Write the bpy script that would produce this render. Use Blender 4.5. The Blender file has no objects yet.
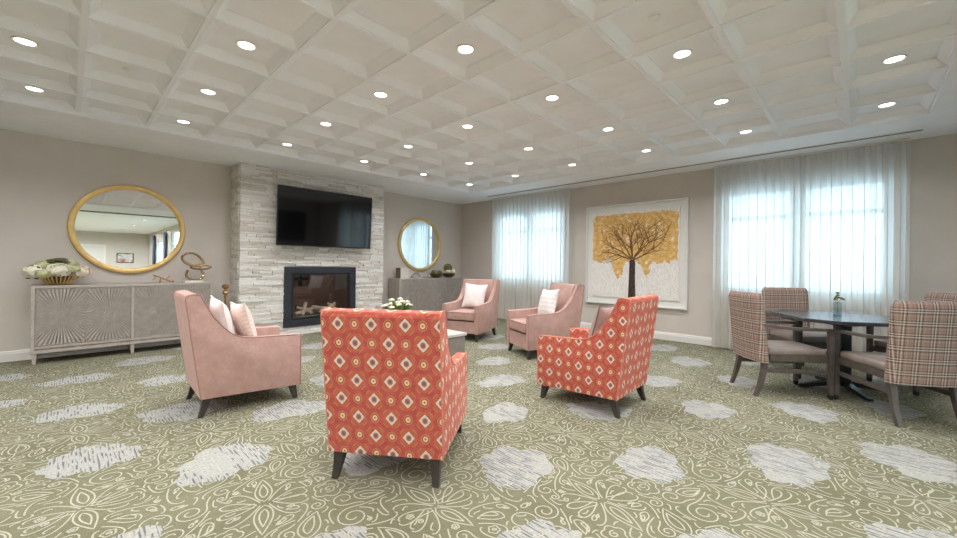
import bpy, bmesh, math, random
from mathutils import Vector, Matrix
C = bpy.context.scene.collection
PI = math.pi
R = math.radians
random.seed(7)

# ------------------------------------------------------------------ materials
def lin(c):
    return tuple(((v / 255) / 12.92 if v / 255 <= .04045 else ((v / 255 + .055) / 1.055) ** 2.4) for v in c) + (1.0,)

class X:
    """a tiny expression wrapper over shader math nodes"""
    def __init__(s, nt, sock): s.nt = nt; s.k = sock
    def _m(s, op, *o, clamp=False):
        n = s.nt.nodes.new('ShaderNodeMath'); n.operation = op; n.use_clamp = clamp
        for i, v in enumerate((s,) + o):
            if isinstance(v, X): s.nt.links.new(v.k, n.inputs[i])
            else: n.inputs[i].default_value = v
        return X(s.nt, n.outputs[0])
    def __add__(s, o): return s._m('ADD', o)
    __radd__ = __add__
    def __sub__(s, o): return s._m('SUBTRACT', o)
    def __rsub__(s, o): return (s * -1) + o
    def __mul__(s, o): return s._m('MULTIPLY', o)
    __rmul__ = __mul__
    def __truediv__(s, o): return s._m('DIVIDE', o)
    def __lt__(s, o): return s._m('LESS_THAN', o)
    def __gt__(s, o): return s._m('GREATER_THAN', o)
    def abs(s): return s._m('ABSOLUTE')
    def floor(s): return s._m('FLOOR')
    def fract(s): return s._m('FRACT')
    def fmod(s, o): return s._m('FLOORED_MODULO', o)
    def sqrt(s): return s._m('SQRT')
    def sin(s): return s._m('SINE')
    def cos(s): return s._m('COSINE')
    def atan2(s, o): return s._m('ARCTAN2', o)
    def max(s, o): return s._m('MAXIMUM', o)
    def min(s, o): return s._m('MINIMUM', o)
    def pow(s, o): return s._m('POWER', o)
    def between(s, a, b): return (s > a) * (s < b)

class Mat:
    def __init__(s, name, color=(200, 200, 200), rough=.6, metal=0, spec=.5, **kw):
        s.m = bpy.data.materials.new(name); s.m.use_nodes = True
        s.nt = s.m.node_tree; s.n = s.nt.nodes; s.l = s.nt.links
        s.b = s.n['Principled BSDF']; s.out = s.n['Material Output']
        s.b.inputs['Base Color'].default_value = lin(color)
        s.b.inputs['Roughness'].default_value = rough
        s.b.inputs['Metallic'].default_value = metal
        s.b.inputs['Specular IOR Level'].default_value = spec
        for k, v in kw.items(): s.b.inputs[k.replace('_', ' ')].default_value = v
    def node(s, t, **kw):
        n = s.n.new(t)
        for k, v in kw.items(): setattr(n, k, v)
        return n
    def coord(s, out='UV', scale=None):
        n = s.node('ShaderNodeTexCoord')
        if scale is None: return n.outputs[out]
        mp = s.node('ShaderNodeMapping'); mp.inputs['Scale'].default_value = scale
        s.l.new(n.outputs[out], mp.inputs['Vector']); return mp.outputs[0]
    def xyz(s, sock):
        n = s.node('ShaderNodeSeparateXYZ'); s.l.new(sock, n.inputs[0])
        return [X(s.nt, o) for o in n.outputs]
    def noise(s, vec, scale, detail=3, rough=.55, dist=0):
        n = s.node('ShaderNodeTexNoise'); s.l.new(vec, n.inputs['Vector'])
        n.inputs['Scale'].default_value = scale; n.inputs['Detail'].default_value = detail
        n.inputs['Roughness'].default_value = rough; n.inputs['Distortion'].default_value = dist
        return X(s.nt, n.outputs[0])
    def ramp(s, x, stops):
        n = s.node('ShaderNodeValToRGB'); e = n.color_ramp.elements
        while len(e) < len(stops): e.new(.5)
        for i, (p, c) in enumerate(stops): e[i].position = p; e[i].color = lin(c)
        s.l.new(x.k, n.inputs[0]); return n.outputs[0]
    def mix(s, fac, a, b):
        n = s.node('ShaderNodeMix', data_type='RGBA')
        for v, k in ((fac, 0), (a, 6), (b, 7)):
            if isinstance(v, X): s.l.new(v.k, n.inputs[k])
            elif isinstance(v, tuple): n.inputs[k].default_value = lin(v)
            elif isinstance(v, (int, float)): n.inputs[k].default_value = v
            else: s.l.new(v, n.inputs[k])
        return n.outputs[2]
    def color(s, sock): s.l.new(sock, s.b.inputs['Base Color'])
    def bump(s, x, strength=.3, dist=.01):
        n = s.node('ShaderNodeBump'); n.inputs['Strength'].default_value = strength
        n.inputs['Distance'].default_value = dist
        s.l.new(x.k, n.inputs['Height']); s.l.new(n.outputs[0], s.b.inputs['Normal'])

def plain(name, color, rough=.6, metal=0, spec=.5, var=0, vscale=6, bump=0, bscale=60, **kw):
    m = Mat(name, color, rough, metal, spec, **kw)
    if var:
        v = m.noise(m.coord('Object'), vscale, 4)
        lo = tuple(max(0, c - var) for c in color); hi = tuple(min(255, c + var) for c in color)
        m.color(m.ramp(v, [(.3, lo), (.7, hi)]))
    if bump:
        m.bump(m.noise(m.coord('Object'), bscale, 3), bump, .004)
    return m.m

M = {}
M['wall'] = plain('wall_paint', (206, 197, 189), .85, spec=.2, var=3, vscale=3)
M['wall_pale'] = plain('pale_paint', (205, 200, 192), .85, spec=.2, var=3, vscale=3)
M['ceil'] = plain('ceiling_paint', (240, 240, 243), .9, spec=.15, var=3, vscale=4)
M['trim'] = plain('trim_paint', (226, 222, 217), .5, var=3)
M['pvc'] = plain('window_frame_white', (225, 228, 230), .4)
M['legwood'] = plain('dark_leg_wood', (52, 45, 41), .4, var=8, vscale=20)
M['chairwood'] = plain('grey_brown_wood', (84, 76, 70), .45, var=10, vscale=18)
M['board'] = plain('weathered_taupe_wood', (172, 162, 153), .55, var=9, vscale=14, bump=.15)
M['board_dark'] = plain('shadow_gap', (60, 54, 50), .7)
M['gold'] = plain('brushed_gold', (222, 188, 124), .38, metal=.6, var=10, vscale=9)
M['brass'] = plain('antique_brass', (170, 132, 80), .3, metal=.85, var=12, vscale=12)
M['mirror'] = plain('mirror_glass', (236, 240, 240), .015, metal=1)
M['black'] = plain('black_plastic', (16, 16, 18), .35)
M['screen'] = plain('screen_glass', (7, 8, 10), .06, spec=.75)
M['steel'] = plain('charcoal_steel', (50, 52, 60), .45, metal=.3, var=4)
M['firebox'] = plain('firebox_lining', (44, 38, 36), .8, var=8)
M['log'] = plain('pale_ceramic_log', (226, 216, 206), .85, var=24, vscale=16, bump=.4, bscale=30)
M['tabletop'] = plain('dark_laminate', (58, 60, 66), .22, spec=.6, var=4)
M['blackmetal'] = plain('black_metal', (20, 20, 23), .28, spec=.6)
M['vinyl'] = plain('taupe_vinyl', (138, 126, 118), .4, var=10, vscale=8)
M['grey_table'] = plain('grey_shagreen', (134, 128, 123), .4, var=8, vscale=25)
M['grey_top'] = plain('pale_stone_top', (196, 194, 190), .3, var=6, vscale=6)
M['whitepot'] = plain('white_ceramic', (226, 222, 214), .35)
M['leaf'] = plain('leaf_green', (104, 122, 44), .6, var=25, vscale=30)
M['moss'] = plain('moss_green', (96, 98, 54), .9, var=26, vscale=40, bump=.7, bscale=60)
M['petal'] = plain('cream_petal', (232, 226, 208), .7, var=12, vscale=30)
M['petal_green'] = plain('green_cream_petal', (198, 197, 152), .7, var=18, vscale=30)
M['petal_blush'] = plain('blush_petal', (224, 208, 190), .7, var=12, vscale=30)
M['wood_bowl'] = plain('dark_bowl_wood', (86, 70, 50), .5, var=12)
M['silver'] = plain('satin_silver', (190, 188, 184), .25, metal=.9)
M['boxfront'] = plain('cream_lacquer', (214, 206, 194), .4)
M['boxside'] = plain('brown_lacquer', (120, 98, 84), .5)
M['pillow_white'] = plain('white_cushion_cloth', (238, 230, 226), .9, var=8, vscale=12, bump=.25, bscale=40)
M['pillow_grey'] = plain('grey_mauve_cushion_cloth', (176, 156, 150), .85, var=8, vscale=10)
M['pillow_grey_edge'] = plain('grey_cushion_edge', (120, 108, 106), .85)
M['pillow_mauve_edge'] = plain('cream_edge', (232, 222, 212), .85)
M['sculpt'] = plain('pale_bronze', (176, 150, 116), .25, metal=.8)
M['drape'] = plain('navy_drape', (54, 62, 84), .9)
M['plastic_white'] = plain('white_plastic', (232, 230, 226), .4)
M['vent'] = plain('vent_grey', (92, 92, 96), .6, metal=.2)
M['track'] = plain('curtain_track_white', (222, 218, 212), .4)
M['artframe'] = plain('white_art_frame', (226, 224, 220), .35, var=4)
M['artmat'] = plain('white_art_mat', (230, 228, 224), .8)
M['bark'] = plain('painted_bark', (66, 48, 42), .7, var=18, vscale=25)
M['twig'] = plain('painted_twig', (128, 92, 52), .7, var=16, vscale=25)
M['doorwhite'] = plain('white_door_paint', (214, 212, 208), .5)

def lamp_mat():
    m = Mat('lamp_lens', (255, 255, 255)); m.b.inputs['Emission Color'].default_value = (1, .97, .94, 1)
    m.b.inputs['Emission Strength'].default_value = 5; return m.m
M['lens'] = lamp_mat()

def pink_mat():
    m = Mat('dusty_pink_velvet', (205, 150, 136), .8, spec=.25)
    c = m.coord('UV')
    a = m.noise(c, 9, 5, .65); b = m.noise(c, 45, 3)
    m.color(m.ramp(a * .7 + b * .3, [(.3, (164, 131, 122)), (.52, (178, 144, 134)), (.75, (194, 161, 151))]))
    m.b.inputs['Sheen Weight'].default_value = .35
    m.b.inputs['Sheen Tint'].default_value = lin((240, 205, 195))
    m.bump(b, .12, .003); return m.m
M['pink'] = pink_mat()
M['pinkpipe'] = plain('pink_piping', (160, 120, 110), .8)
M['pinkseat'] = plain('pale_pink_cushion_top', (222, 178, 165), .8, var=6, vscale=9)
M['redpipe'] = plain('cream_coral_piping', (196, 118, 100), .8)

def red_mat():
    m = Mat('coral_medallion_fabric', (200, 80, 62), .85, spec=.2)
    u, v, _ = m.xyz(m.coord('UV'))
    wob = m.noise(m.coord('UV'), 60, 2)
    cw, ch = .0975, .108
    u = u / cw; v = v / ch
    ix, iy = u.floor(), v.floor()
    par = (ix + iy).fmod(2.0)
    dx = (u.fract() - .5) * cw; dy = (v.fract() - .5) * ch * .88
    r = (dx * dx + dy * dy).sqrt() + (wob - .5) * .004
    ang = dy.atan2(dx)
    petal = (ang * 4).cos() * .0035 + (ang * 8).cos() * .0012 + .0285
    big = par < .5
    col = m.ramp(m.noise(m.coord('UV'), 25, 3), [(.35, (172, 74, 67)), (.65, (187, 92, 82))])
    orange = big * r.between(.040, .052)
    col = m.mix(orange * .55, col, (196, 100, 70))
    # quatrefoil trellis drawn as olive gold lines around each motif
    q = (dx.abs().pow(1.6) + dy.abs().pow(1.6)).pow(1 / 1.6)
    col = m.mix(big * q.between(.0545, .0595) * .8, col, (178, 142, 84))
    col = m.mix(big * r.between(.036, .0395) * .55, col, (186, 132, 80))
    col = m.mix((1 - big) * r.between(.0225, .0265) * .85, col, (182, 150, 92))
    # big medallion
    col = m.mix(big * (r < petal), col, (212, 198, 180))
    col = m.mix(big * r.between(.0145, .0175) * .6, col, (150, 140, 120))
    col = m.mix(big * (r < .0145), col, (164, 96, 90))
    col = m.mix(big * (r < .006), col, (110, 92, 98))
    # small dot
    col = m.mix((1 - big) * (r < .0145), col, (216, 194, 150))
    col = m.mix((1 - big) * (r < .0055), col, (170, 96, 80))
    m.color(col)
    m.b.inputs['Sheen Weight'].default_value = .3
    m.b.inputs['Sheen Tint'].default_value = lin((240, 190, 175))
    m.bump(m.noise(m.coord('UV'), 300, 2), .15, .002); return m.m
M['red'] = red_mat()

def plaid_mat():
    m = Mat('tan_plaid_fabric', (160, 138, 124), .85, spec=.2)
    u, v, _ = m.xyz(m.coord('UV'))
    def st(c, per, pos, w): return ((c / per).fract() - pos).abs() < w
    col = m.ramp(m.noise(m.coord('UV'), 120, 2), [(.3, (142, 122, 112)), (.7, (162, 142, 131))])
    P = .10
    col = m.mix(((u / .0125).fract() < .5) * ((v / .0125).fract() < .5) * .35, col, (84, 72, 70))
    for c in (u, v):
        for p_, w, cc, f in ((.08, .035, (70, 58, 56), .62), (.20, .028, (214, 200, 186), .65), (.30, .03, (70, 58, 56), .62),
                             (.40, .024, (208, 194, 180), .6), (.50, .03, (74, 62, 60), .6), (.74, .035, (178, 104, 90), .36), (.90, .012, (208, 194, 180), .45)):
            col = m.mix(st(c, P, p_, w) * f, col, cc)
    m.color(col); m.bump(m.noise(m.coord('UV'), 260, 2), .2, .002); return m.m
M['plaid'] = plaid_mat()

def blush_stripe():
    m = Mat('blush_woven_cushion', (226, 190, 178), .9)
    u, v, _ = m.xyz(m.coord('UV'))
    z = ((u * 90).sin() * .012 + v) * 26
    m.color(m.mix((z.fract() < .35) * .6, (232, 210, 200), (216, 182, 170))); return m.m
M['pillow_blush'] = blush_stripe()
def weave_white():
    m = Mat('white_zigzag_cushion', (232, 226, 226), .9)
    u, v, _ = m.xyz(m.coord('UV'))
    z = (((u * 14).fract() - .5).abs() * .06 + v) * 16
    m.color(m.mix((z.fract() < .4) * .6, (238, 232, 230), (206, 196, 198))); return m.m
M['pillow_zig'] = weave_white()

def carpet_mats():
    m = Mat('olive_carpet', (90, 88, 70), .95, spec=.1)
    c = m.coord('Object')
    fine = m.noise(m.coord('Object', (260, 22, 1)), 1, 2)
    big = m.noise(c, 2.2, 3)
    m.color(m.ramp(fine * .55 + big * .45, [(.3, (100, 98, 76)), (.5, (115, 112, 90)), (.72, (132, 129, 108))]))
    m.bump(m.noise(c, 220, 2), .35, .004)
    l = Mat('cream_carpet_scroll', (212, 206, 180), .95, spec=.1)
    l.color(l.ramp(l.noise(l.coord('Object'), 90, 2), [(.3, (156, 153, 136)), (.7, (178, 175, 158))]))
    p = Mat('ivory_carpet_blotch', (206, 202, 194), .95, spec=.1)
    x, y, _ = p.xyz(p.coord('Object'))
    nlong = p.noise(p.coord('Object', (75, 9, 1)), 1, 1, .4)        # long dashes along y
    area = p.noise(p.coord('Object'), 2.6, 2)
    rows = (x * 52).fract()
    dash = (nlong > .52) * (rows < .5) * (area > .40)
    base = p.ramp(p.noise(p.coord('Object'), 60, 3), [(.3, (146, 145, 139)), (.7, (172, 171, 165))])
    col = p.mix((rows > .82) * .3, base, (140, 138, 126))
    p.color(p.mix(dash * .8, col, (84, 86, 92)))
    p.bump(p.noise(p.coord('Object'), 200, 2), .3, .004)
    return m.m, l.m, p.m
M['carpet'], M['scroll'], M['blotch'] = carpet_mats()

def stone_mat():
    m = Mat('stacked_ledger_stone', (214, 206, 196), .85, spec=.2)
    g = m.node('ShaderNodeNewGeometry')
    rnd = X(m.nt, g.outputs['Random Per Island'])
    n = m.noise(m.coord('Object', (5, 5, 16)), 3, 5, .6)
    a = m.ramp(rnd, [(.0, (198, 188, 176)), (.25, (228, 225, 221)), (.55, (238, 236, 233)), (.8, (222, 216, 208)), (1, (204, 193, 180))])
    m.color(m.mix(n * .55, a, m.ramp(n, [(.35, (190, 182, 172)), (.65, (236, 234, 230))])))
    m.bump(n, .6, .01); return m.m
M['stone'] = stone_mat()

def canvas_mat():
    m = Mat('tree_painting_canvas', (226, 218, 206), .7)
    u, v, _ = m.xyz(m.coord('UV'))
    n = m.noise(m.coord('UV'), 7, 5, .6); n2 = m.noise(m.coord('UV'), 22, 3, .6)
    scr = m.noise(m.coord('UV', (34, 9, 1)), 1, 4, .7, 1.5)
    base = m.ramp(scr, [(.46, (240, 237, 233)), (.5, (212, 202, 192)), (.535, (240, 237, 233))])
    base = m.mix((scr > .63) * .5, base, (168, 140, 118))
    # canopy: a broad dome with hanging drips
    du = (u - .5).abs()
    n3 = m.noise(m.coord('UV'), 42, 3, .6)
    edge = (n - .5) * .22 + (n2 - .5) * .10 + (n3 - .5) * .06
    low = .42 + edge
    drip = ((.09 - (u - .33 + edge * .3).abs()) * 2.6).min(.25).max(0).max(((.07 - (u - .655 + edge * .3).abs()) * 2.6).min(.2).max(0))
    in_ = (v > (low - drip)) * (du < .485 + edge * .3) * (v < .97 + edge * .3) * ((du - .3) * 1.0 + (v - .8) * 1.0 < .31 + edge * .8)
    gold = m.ramp(n2, [(.25, (200, 150, 70)), (.5, (226, 182, 108)), (.72, (238, 210, 158))])
    gaps = (n2 * .5 + n * .5 > .585)
    m.color(m.mix(in_ * (1 - gaps * .75), base, gold)); m.bump(n2, .3, .004); return m.m
M['canvas'] = canvas_mat()

def small_art():
    m = Mat('small_abstract_art', (180, 190, 190), .6)
    n = m.noise(m.coord('Object'), 3, 3)
    m.color(m.ramp(n, [(.3, (60, 110, 120)), (.45, (214, 218, 216)), (.6, (196, 150, 140)), (.75, (80, 90, 110))])); return m.m
M['smallart'] = small_art()

def thin_glass(name, tint=(235, 245, 248), gl=.08, rough=.02):
    m = Mat(name); t = m.node('ShaderNodeBsdfTransparent'); t.inputs[0].default_value = lin(tint)
    g = m.node('ShaderNodeBsdfGlossy'); g.inputs['Roughness'].default_value = rough
    mx = m.node('ShaderNodeMixShader'); mx.inputs[0].default_value = gl
    m.l.new(t.outputs[0], mx.inputs[1]); m.l.new(g.outputs[0], mx.inputs[2]); m.l.new(mx.outputs[0], m.out.inputs[0])
    return m.m
M['glass'] = thin_glass('window_glass')
M['fireglass'] = thin_glass('fireplace_glass', (236, 230, 226), .09, .03)
M['vaseglass'] = thin_glass('vase_glass', (240, 246, 248), .10)

def sheer():
    m = Mat('sheer_curtain_cloth')
    t = m.node('ShaderNodeBsdfTransparent'); t.inputs[0].default_value = (1, 1, 1, 1)
    tr = m.node('ShaderNodeBsdfTranslucent'); tr.inputs[0].default_value = lin((186, 194, 200))
    d = m.node('ShaderNodeBsdfDiffuse'); d.inputs[0].default_value = lin((250, 242, 231))
    a = m.node('ShaderNodeMixShader'); a.inputs[0].default_value = .58
    m.l.new(tr.outputs[0], a.inputs[1]); m.l.new(d.outputs[0], a.inputs[2])
    b = m.node('ShaderNodeMixShader'); b.inputs[0].default_value = .93
    m.l.new(t.outputs[0], b.inputs[1]); m.l.new(a.outputs[0], b.inputs[2]); m.l.new(b.outputs[0], m.out.inputs[0])
    return m.m
M['sheer'] = sheer()

# ------------------------------------------------------------------ mesh helpers
def obj(name, bm, mat, parent=None, smooth=None, uv=False, loc=None, rot=None):
    if uv:
        bm.normal_update()
        L = bm.loops.layers.uv.verify()
        for f in bm.faces:
            n = f.normal; ax = max(range(3), key=lambda i: abs(n[i]) + (.05 if i < 2 else 0))
            for lp in f.loops:
                p = lp.vert.co
                lp[L].uv = ((p.y, p.z), (p.x, p.z), (p.y, p.x))[ax]
    me = bpy.data.meshes.new(name); bm.to_mesh(me); bm.free()
    for m_ in (mat if isinstance(mat, (list, tuple)) else [mat]): me.materials.append(M[m_] if isinstance(m_, str) else m_)
    if smooth is not None:
        for p in me.polygons: p.use_smooth = True
        me.set_sharp_from_angle(angle=R(smooth))
    o = bpy.data.objects.new(name, me); C.objects.link(o)
    if parent: o.parent = parent
    if loc: o.location = loc
    if rot: o.rotation_euler = rot
    return o
def tag(o, label=None, cat=None, group=None, kind=None):
    for k, v in (('label', label), ('category', cat), ('group', group), ('kind', kind)):
        if v: o[k] = v
    return o
def thing(name, label, cat, loc=(0, 0, 0), rz=0, group=None):
    o = bpy.data.objects.new(name, None); C.objects.link(o); o.empty_display_size = .1
    o.location = loc; o.rotation_euler = (0, 0, rz); return tag(o, label, cat, group)
def struct(name, bm, mat, parent=None, **k):
    o = obj(name, bm, mat, parent, **k)
    if not parent: o['kind'] = 'structure'
    return o
def copy_tree(o, label=None, loc=None, rz=None):
    c = o.copy(); C.objects.link(c)
    if label: c['label'] = label
    if loc: c.location = loc
    if rz is not None: c.rotation_euler = (0, 0, rz)
    for ch in [x for x in bpy.data.objects if x.parent == o]:
        d = copy_tree(ch); d.parent = c
    return c
def B(): return bmesh.new()
def box(bm, x0, x1, y0, y1, z0, z1, bev=0, seg=2, mat=0):
    vs = [bm.verts.new((x, y, z)) for x in (x0, x1) for y in (y0, y1) for z in (z0, z1)]
    fs = [bm.faces.new([vs[i] for i in q]) for q in ((0, 1, 3, 2), (4, 6, 7, 5), (0, 4, 5, 1), (2, 3, 7, 6), (0, 2, 6, 4), (1, 5, 7, 3))]
    for f in fs: f.material_index = mat
    if bev:
        es = list({e for f in fs for e in f.edges})
        bmesh.ops.bevel(bm, geom=es, offset=bev, segments=seg, affect='EDGES', profile=.5)
    return bm
def prism(bm, prof, y0, y1, axis='y', bev=0, seg=2):
    """extrude a closed profile; axis y: profile is (x,z); axis z: profile is (x,y); axis x: profile is (y,z)"""
    def P(a, b, t): return {'y': (a, t, b), 'z': (a, b, t), 'x': (t, a, b)}[axis]
    lo = [bm.verts.new(P(a, b, y0)) for a, b in prof]; hi = [bm.verts.new(P(a, b, y1)) for a, b in prof]
    fs = [bm.faces.new(lo), bm.faces.new(hi[::-1])]; n = len(prof)
    for i in range(n): fs.append(bm.faces.new((lo[i], hi[i], hi[(i + 1) % n], lo[(i + 1) % n])))
    bmesh.ops.recalc_face_normals(bm, faces=fs)
    if bev:
        es = [e for e in (set(fs[0].edges) | set(fs[1].edges))]
        bmesh.ops.bevel(bm, geom=es, offset=bev, segments=seg, affect='EDGES', profile=.5)
    return bm
def tube(bm, pts, rad, seg=8, closed=False):
    pts = [Vector(p) for p in pts]; n = len(pts)
    rr = rad if isinstance(rad, (list, tuple)) else [rad] * n
    rings = []; up = None
    for i, p in enumerate(pts):
        a = pts[(i - 1) % n] if (closed or i > 0) else p; b = pts[(i + 1) % n] if (closed or i < n - 1) else p
        t = (b - a).normalized()
        if up is None: up = Vector((0, 0, 1)) if abs(t.z) < .9 else Vector((1, 0, 0))
        s = t.cross(up).normalized(); up = s.cross(t).normalized()
        rings.append([bm.verts.new(p + rr[i] * (math.cos(2 * PI * k / seg) * s + math.sin(2 * PI * k / seg) * up)) for k in range(seg)])
    for i in range(n if closed else n - 1):
        A, D = rings[i], rings[(i + 1) % n]
        for k in range(seg): bm.faces.new((A[k], A[(k + 1) % seg], D[(k + 1) % seg], D[k]))
    if not closed: bm.faces.new(rings[0][::-1]); bm.faces.new(rings[-1])
    return bm
def lathe(bm, prof, seg=24, c=(0, 0, 0), closed=False):
    rings = []
    for r, z in prof:
        if r < 1e-5: rings.append([bm.verts.new((c[0], c[1], c[2] + z))])
        else: rings.append([bm.verts.new((c[0] + r * math.cos(2 * PI * k / seg), c[1] + r * math.sin(2 * PI * k / seg), c[2] + z)) for k in range(seg)])
    pairs = list(zip(rings, rings[1:])) + ([(rings[-1], rings[0])] if closed else [])
    for A, D in pairs:
        if len(A) == 1 and len(D) == 1: continue
        for k in range(seg):
            q = [A[k % len(A)], A[(k + 1) % len(A)], D[(k + 1) % len(D)], D[k % len(D)]]
            u = []
            for v in q:
                if v not in u: u.append(v)
            if len(u) > 2: bm.faces.new(u)
    bmesh.ops.recalc_face_normals(bm, faces=bm.faces[:])
    return bm
def blob(bm, c, r, jit=.1, sub=2, sc=(1, 1, 1)):
    g = bmesh.ops.create_icosphere(bm, subdivisions=sub, radius=1)
    for v in g['verts']:
        k = r * (1 + random.uniform(-jit, jit)); v.co = Vector((v.co.x * k * sc[0] + c[0], v.co.y * k * sc[1] + c[1], v.co.z * k * sc[2] + c[2]))
    return bm
def leg(bm, x, y, ztop, zbot, w0, w1, dx=0, dy=0, rot=0):
    """square leg tapering from w0 at the top to w1 at the foot, foot shifted by dx, dy"""
    n = 5; rings = []
    for i in range(n):
        t = i / (n - 1); z = ztop + (zbot - ztop) * t; s = t * t * .6 + t * .4; w = (w0 + (w1 - w0) * t) / 2
        cx, cy = x + dx * s, y + dy * s
        rings.append([bm.verts.new((cx + a * w, cy + b * w, z)) for a, b in ((-1, -1), (1, -1), (1, 1), (-1, 1))])
    for A, D in zip(rings, rings[1:]):
        for k in range(4): bm.faces.new((A[k], D[k], D[(k + 1) % 4], A[(k + 1) % 4]))
    bm.faces.new(rings[0]); bm.faces.new(rings[-1][::-1])
    return bm

# ------------------------------------------------------------------ dimensions
NW, EW, SW = 7.543, 7.165, -14.7
CZ, G = 2.85, 2.886                      # border soffit, coffer grid
S = .6096; U0, V0 = 2.0087, .8403
def gx(u): return (u + U0 + .045 * max(0, -u)) * S
def gy(v): return (v - V0) * S
WX0, SEY, PX = -6.2, -2.6, 3.2           # west wall, south end of lounge, passage wall

# ------------------------------------------------------------------ floor with carpet pattern
def ribbon(bm, pts, w, z, mat, closed=False):
    n = len(pts); L = []
    for i, p in enumerate(pts):
        a = pts[(i - 1) % n] if (closed or i) else p; b = pts[(i + 1) % n] if (closed or i < n - 1) else p
        tx, ty = b[0] - a[0], b[1] - a[1]; l = math.hypot(tx, ty) or 1
        nx, ny = -ty / l * w / 2, tx / l * w / 2
        L.append(((p[0] + nx, p[1] + ny), (p[0] - nx, p[1] - ny)))
    return L
def carpet():
    rnd = random.Random(21)
    TX, TY = 1.27, 1.24
    curves = []
    def spiral(cx, cy, r, a0, turns, sg, tail=0):
        pts = []
        n = int(16 * turns)
        for i in range(n + 1):
            t = i / n; a = a0 + sg * turns * 2 * PI * t; k = r * (1 - .8 * t)
            pts.append((cx + k * math.cos(a), cy + k * math.sin(a)))
        if tail:
            x, y = pts[0]; tx, ty = math.sin(a0) * sg, -math.cos(a0) * sg
            pre = [(x + tx * tail * j / 4 + .10 * tail * math.cos(a0) * (j / 4) ** 2 * 3, y + ty * tail * j / 4 + .10 * tail * math.sin(a0) * (j / 4) ** 2 * 3) for j in range(4, 0, -1)]
            pts = pre + pts
        curves.append((pts, False))
    def leafloop(cx, cy, ang, ln, wd, bend):
        pts = []
        for side in (1, -1):
            rng = range(0, 13) if side == 1 else range(11, 0, -1)
            for i in rng:
                t = i / 12; w = wd * math.sin(PI * t ** .75) * side
                th = ang + bend * t
                x = cx + ln * t * math.cos(th) - w * math.sin(th); y = cy + ln * t * math.sin(th) + w * math.cos(th)
                pts.append((x, y))
        curves.append((pts, True))
    def frond(cx, cy, ang, ln, curl):
        pts = []; x, y = cx, cy; th = ang; n = 22
        for i in range(n + 1):
            pts.append((x, y)); t = i / n
            th += curl * (.03 + .42 * t ** 3); st = ln / n * (1.25 - .9 * t)
            x += math.cos(th) * st; y += math.sin(th) * st
        curves.append((pts, False))
    def palmette(cx, cy, ang, s):
        for k in (-3, -2, -1, 1, 2, 3):
            frond(cx, cy, ang + k * .36, s * (1.25 - .06 * abs(k)), (1 if k > 0 else -1) * (.9 + .12 * abs(k)))
            if abs(k) > 1: frond(cx, cy, ang + k * .36 + (.12 if k > 0 else -.12), s * .8, (1 if k > 0 else -1) * 1.1)
        leafloop(cx, cy, ang, s * .95, s * .16, 0)
        leafloop(cx + math.cos(ang) * s * .25, cy + math.sin(ang) * s * .25, ang, s * .5, s * .07, 0)
    def flower(cx, cy, s, ph):
        pts = []
        for i in range(60):
            a = 2 * PI * i / 60; k = s * (.78 + .22 * abs(math.cos(2.5 * a + ph)))
            pts.append((cx + k * math.cos(a), cy + k * math.sin(a)))
        curves.append((pts, True))
        for j in range(5):
            a = ph + j * 2 * PI / 5
            leafloop(cx + .15 * s * math.cos(a), cy + .15 * s * math.sin(a), a, s * .5, s * .11, .3)
    # fill the repeat with strokes that never cross: a stroke is kept only where it stays clear of the others
    CELL = .02; NX, NY = round(TX / CELL), round(TY / CELL); occ = {}
    def clear(pts, d, own):
        k = int(math.ceil(d / CELL))
        for x, y in pts:
            ci, cj = int((x % TX) / CELL), int((y % TY) / CELL)
            for i in range(-k, k + 1):
                for j in range(-k, k + 1):
                    for (px, py, o) in occ.get(((ci + i) % NX, (cj + j) % NY), ()):
                        if o == own: continue
                        dx = abs(px - x % TX); dy = abs(py - y % TY)
                        if min(dx, TX - dx) ** 2 + min(dy, TY - dy) ** 2 < d * d: return False
        return True
    def mark(pts, own):
        for (x, y), (x2, y2) in zip(pts, pts[1:] + pts[-1:]):
            n = max(1, int(math.hypot(x2 - x, y2 - y) / .008))
            for q in range(n):
                a_, b_ = x + (x2 - x) * q / n, y + (y2 - y) * q / n
                occ.setdefault((int((a_ % TX) / CELL), int((b_ % TY) / CELL)), []).append((a_ % TX, b_ % TY, own))
    blot = [(0, 0), (TX / 2, TY / 2)]
    def in_blot(pts):
        for x, y in pts:
            for bx_, by_ in blot:
                dx = abs(x % TX - bx_); dy = abs(y % TY - by_); dx = min(dx, TX - dx); dy = min(dy, TY - dy)
                if (dx / .20) ** 2 + (dy / .16) ** 2 < 1: return True
        return False
    kept = []; gid = 0
    def attempt(fn, d, force=False):
        """draw a motif of one or several strokes; keep the strokes that fit"""
        nonlocal gid
        curves.clear(); fn(); gid += 1; mine = list(curves)
        got = [c for c in mine if force or (clear(c[0], d, gid) and not in_blot(c[0]))]
        if not force and len(got) < len(mine): return False
        for c in got: kept.append(c); mark(c[0], gid)
        return True
    def fan(cx, cy, ang, s_):
        def go():
            for k in range(-3, 4):
                a_ = ang + k * .42; bx_, by_ = cx + .05 * math.cos(a_), cy + .05 * math.sin(a_)
                if k == 0:
                    leafloop(bx_, by_, a_, s_ * 1.0, s_ * .17, 0); leafloop(bx_ + .04 * math.cos(a_), by_ + .04 * math.sin(a_), a_, s_ * .6, s_ * .08, 0)
                else: frond(bx_, by_, a_, s_ * (1.15 - .08 * abs(k)), (1 if k > 0 else -1) * (.75 + .1 * abs(k)))
        return go
    for cx, cy, an, s_ in ((.635, -.05, 95, .26), (.60, .02, 280, .24), (.0, .60, 75, .24), (.02, .66, 250, .25)): attempt(fan(cx, cy, R(an), s_), .0, True)
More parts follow.
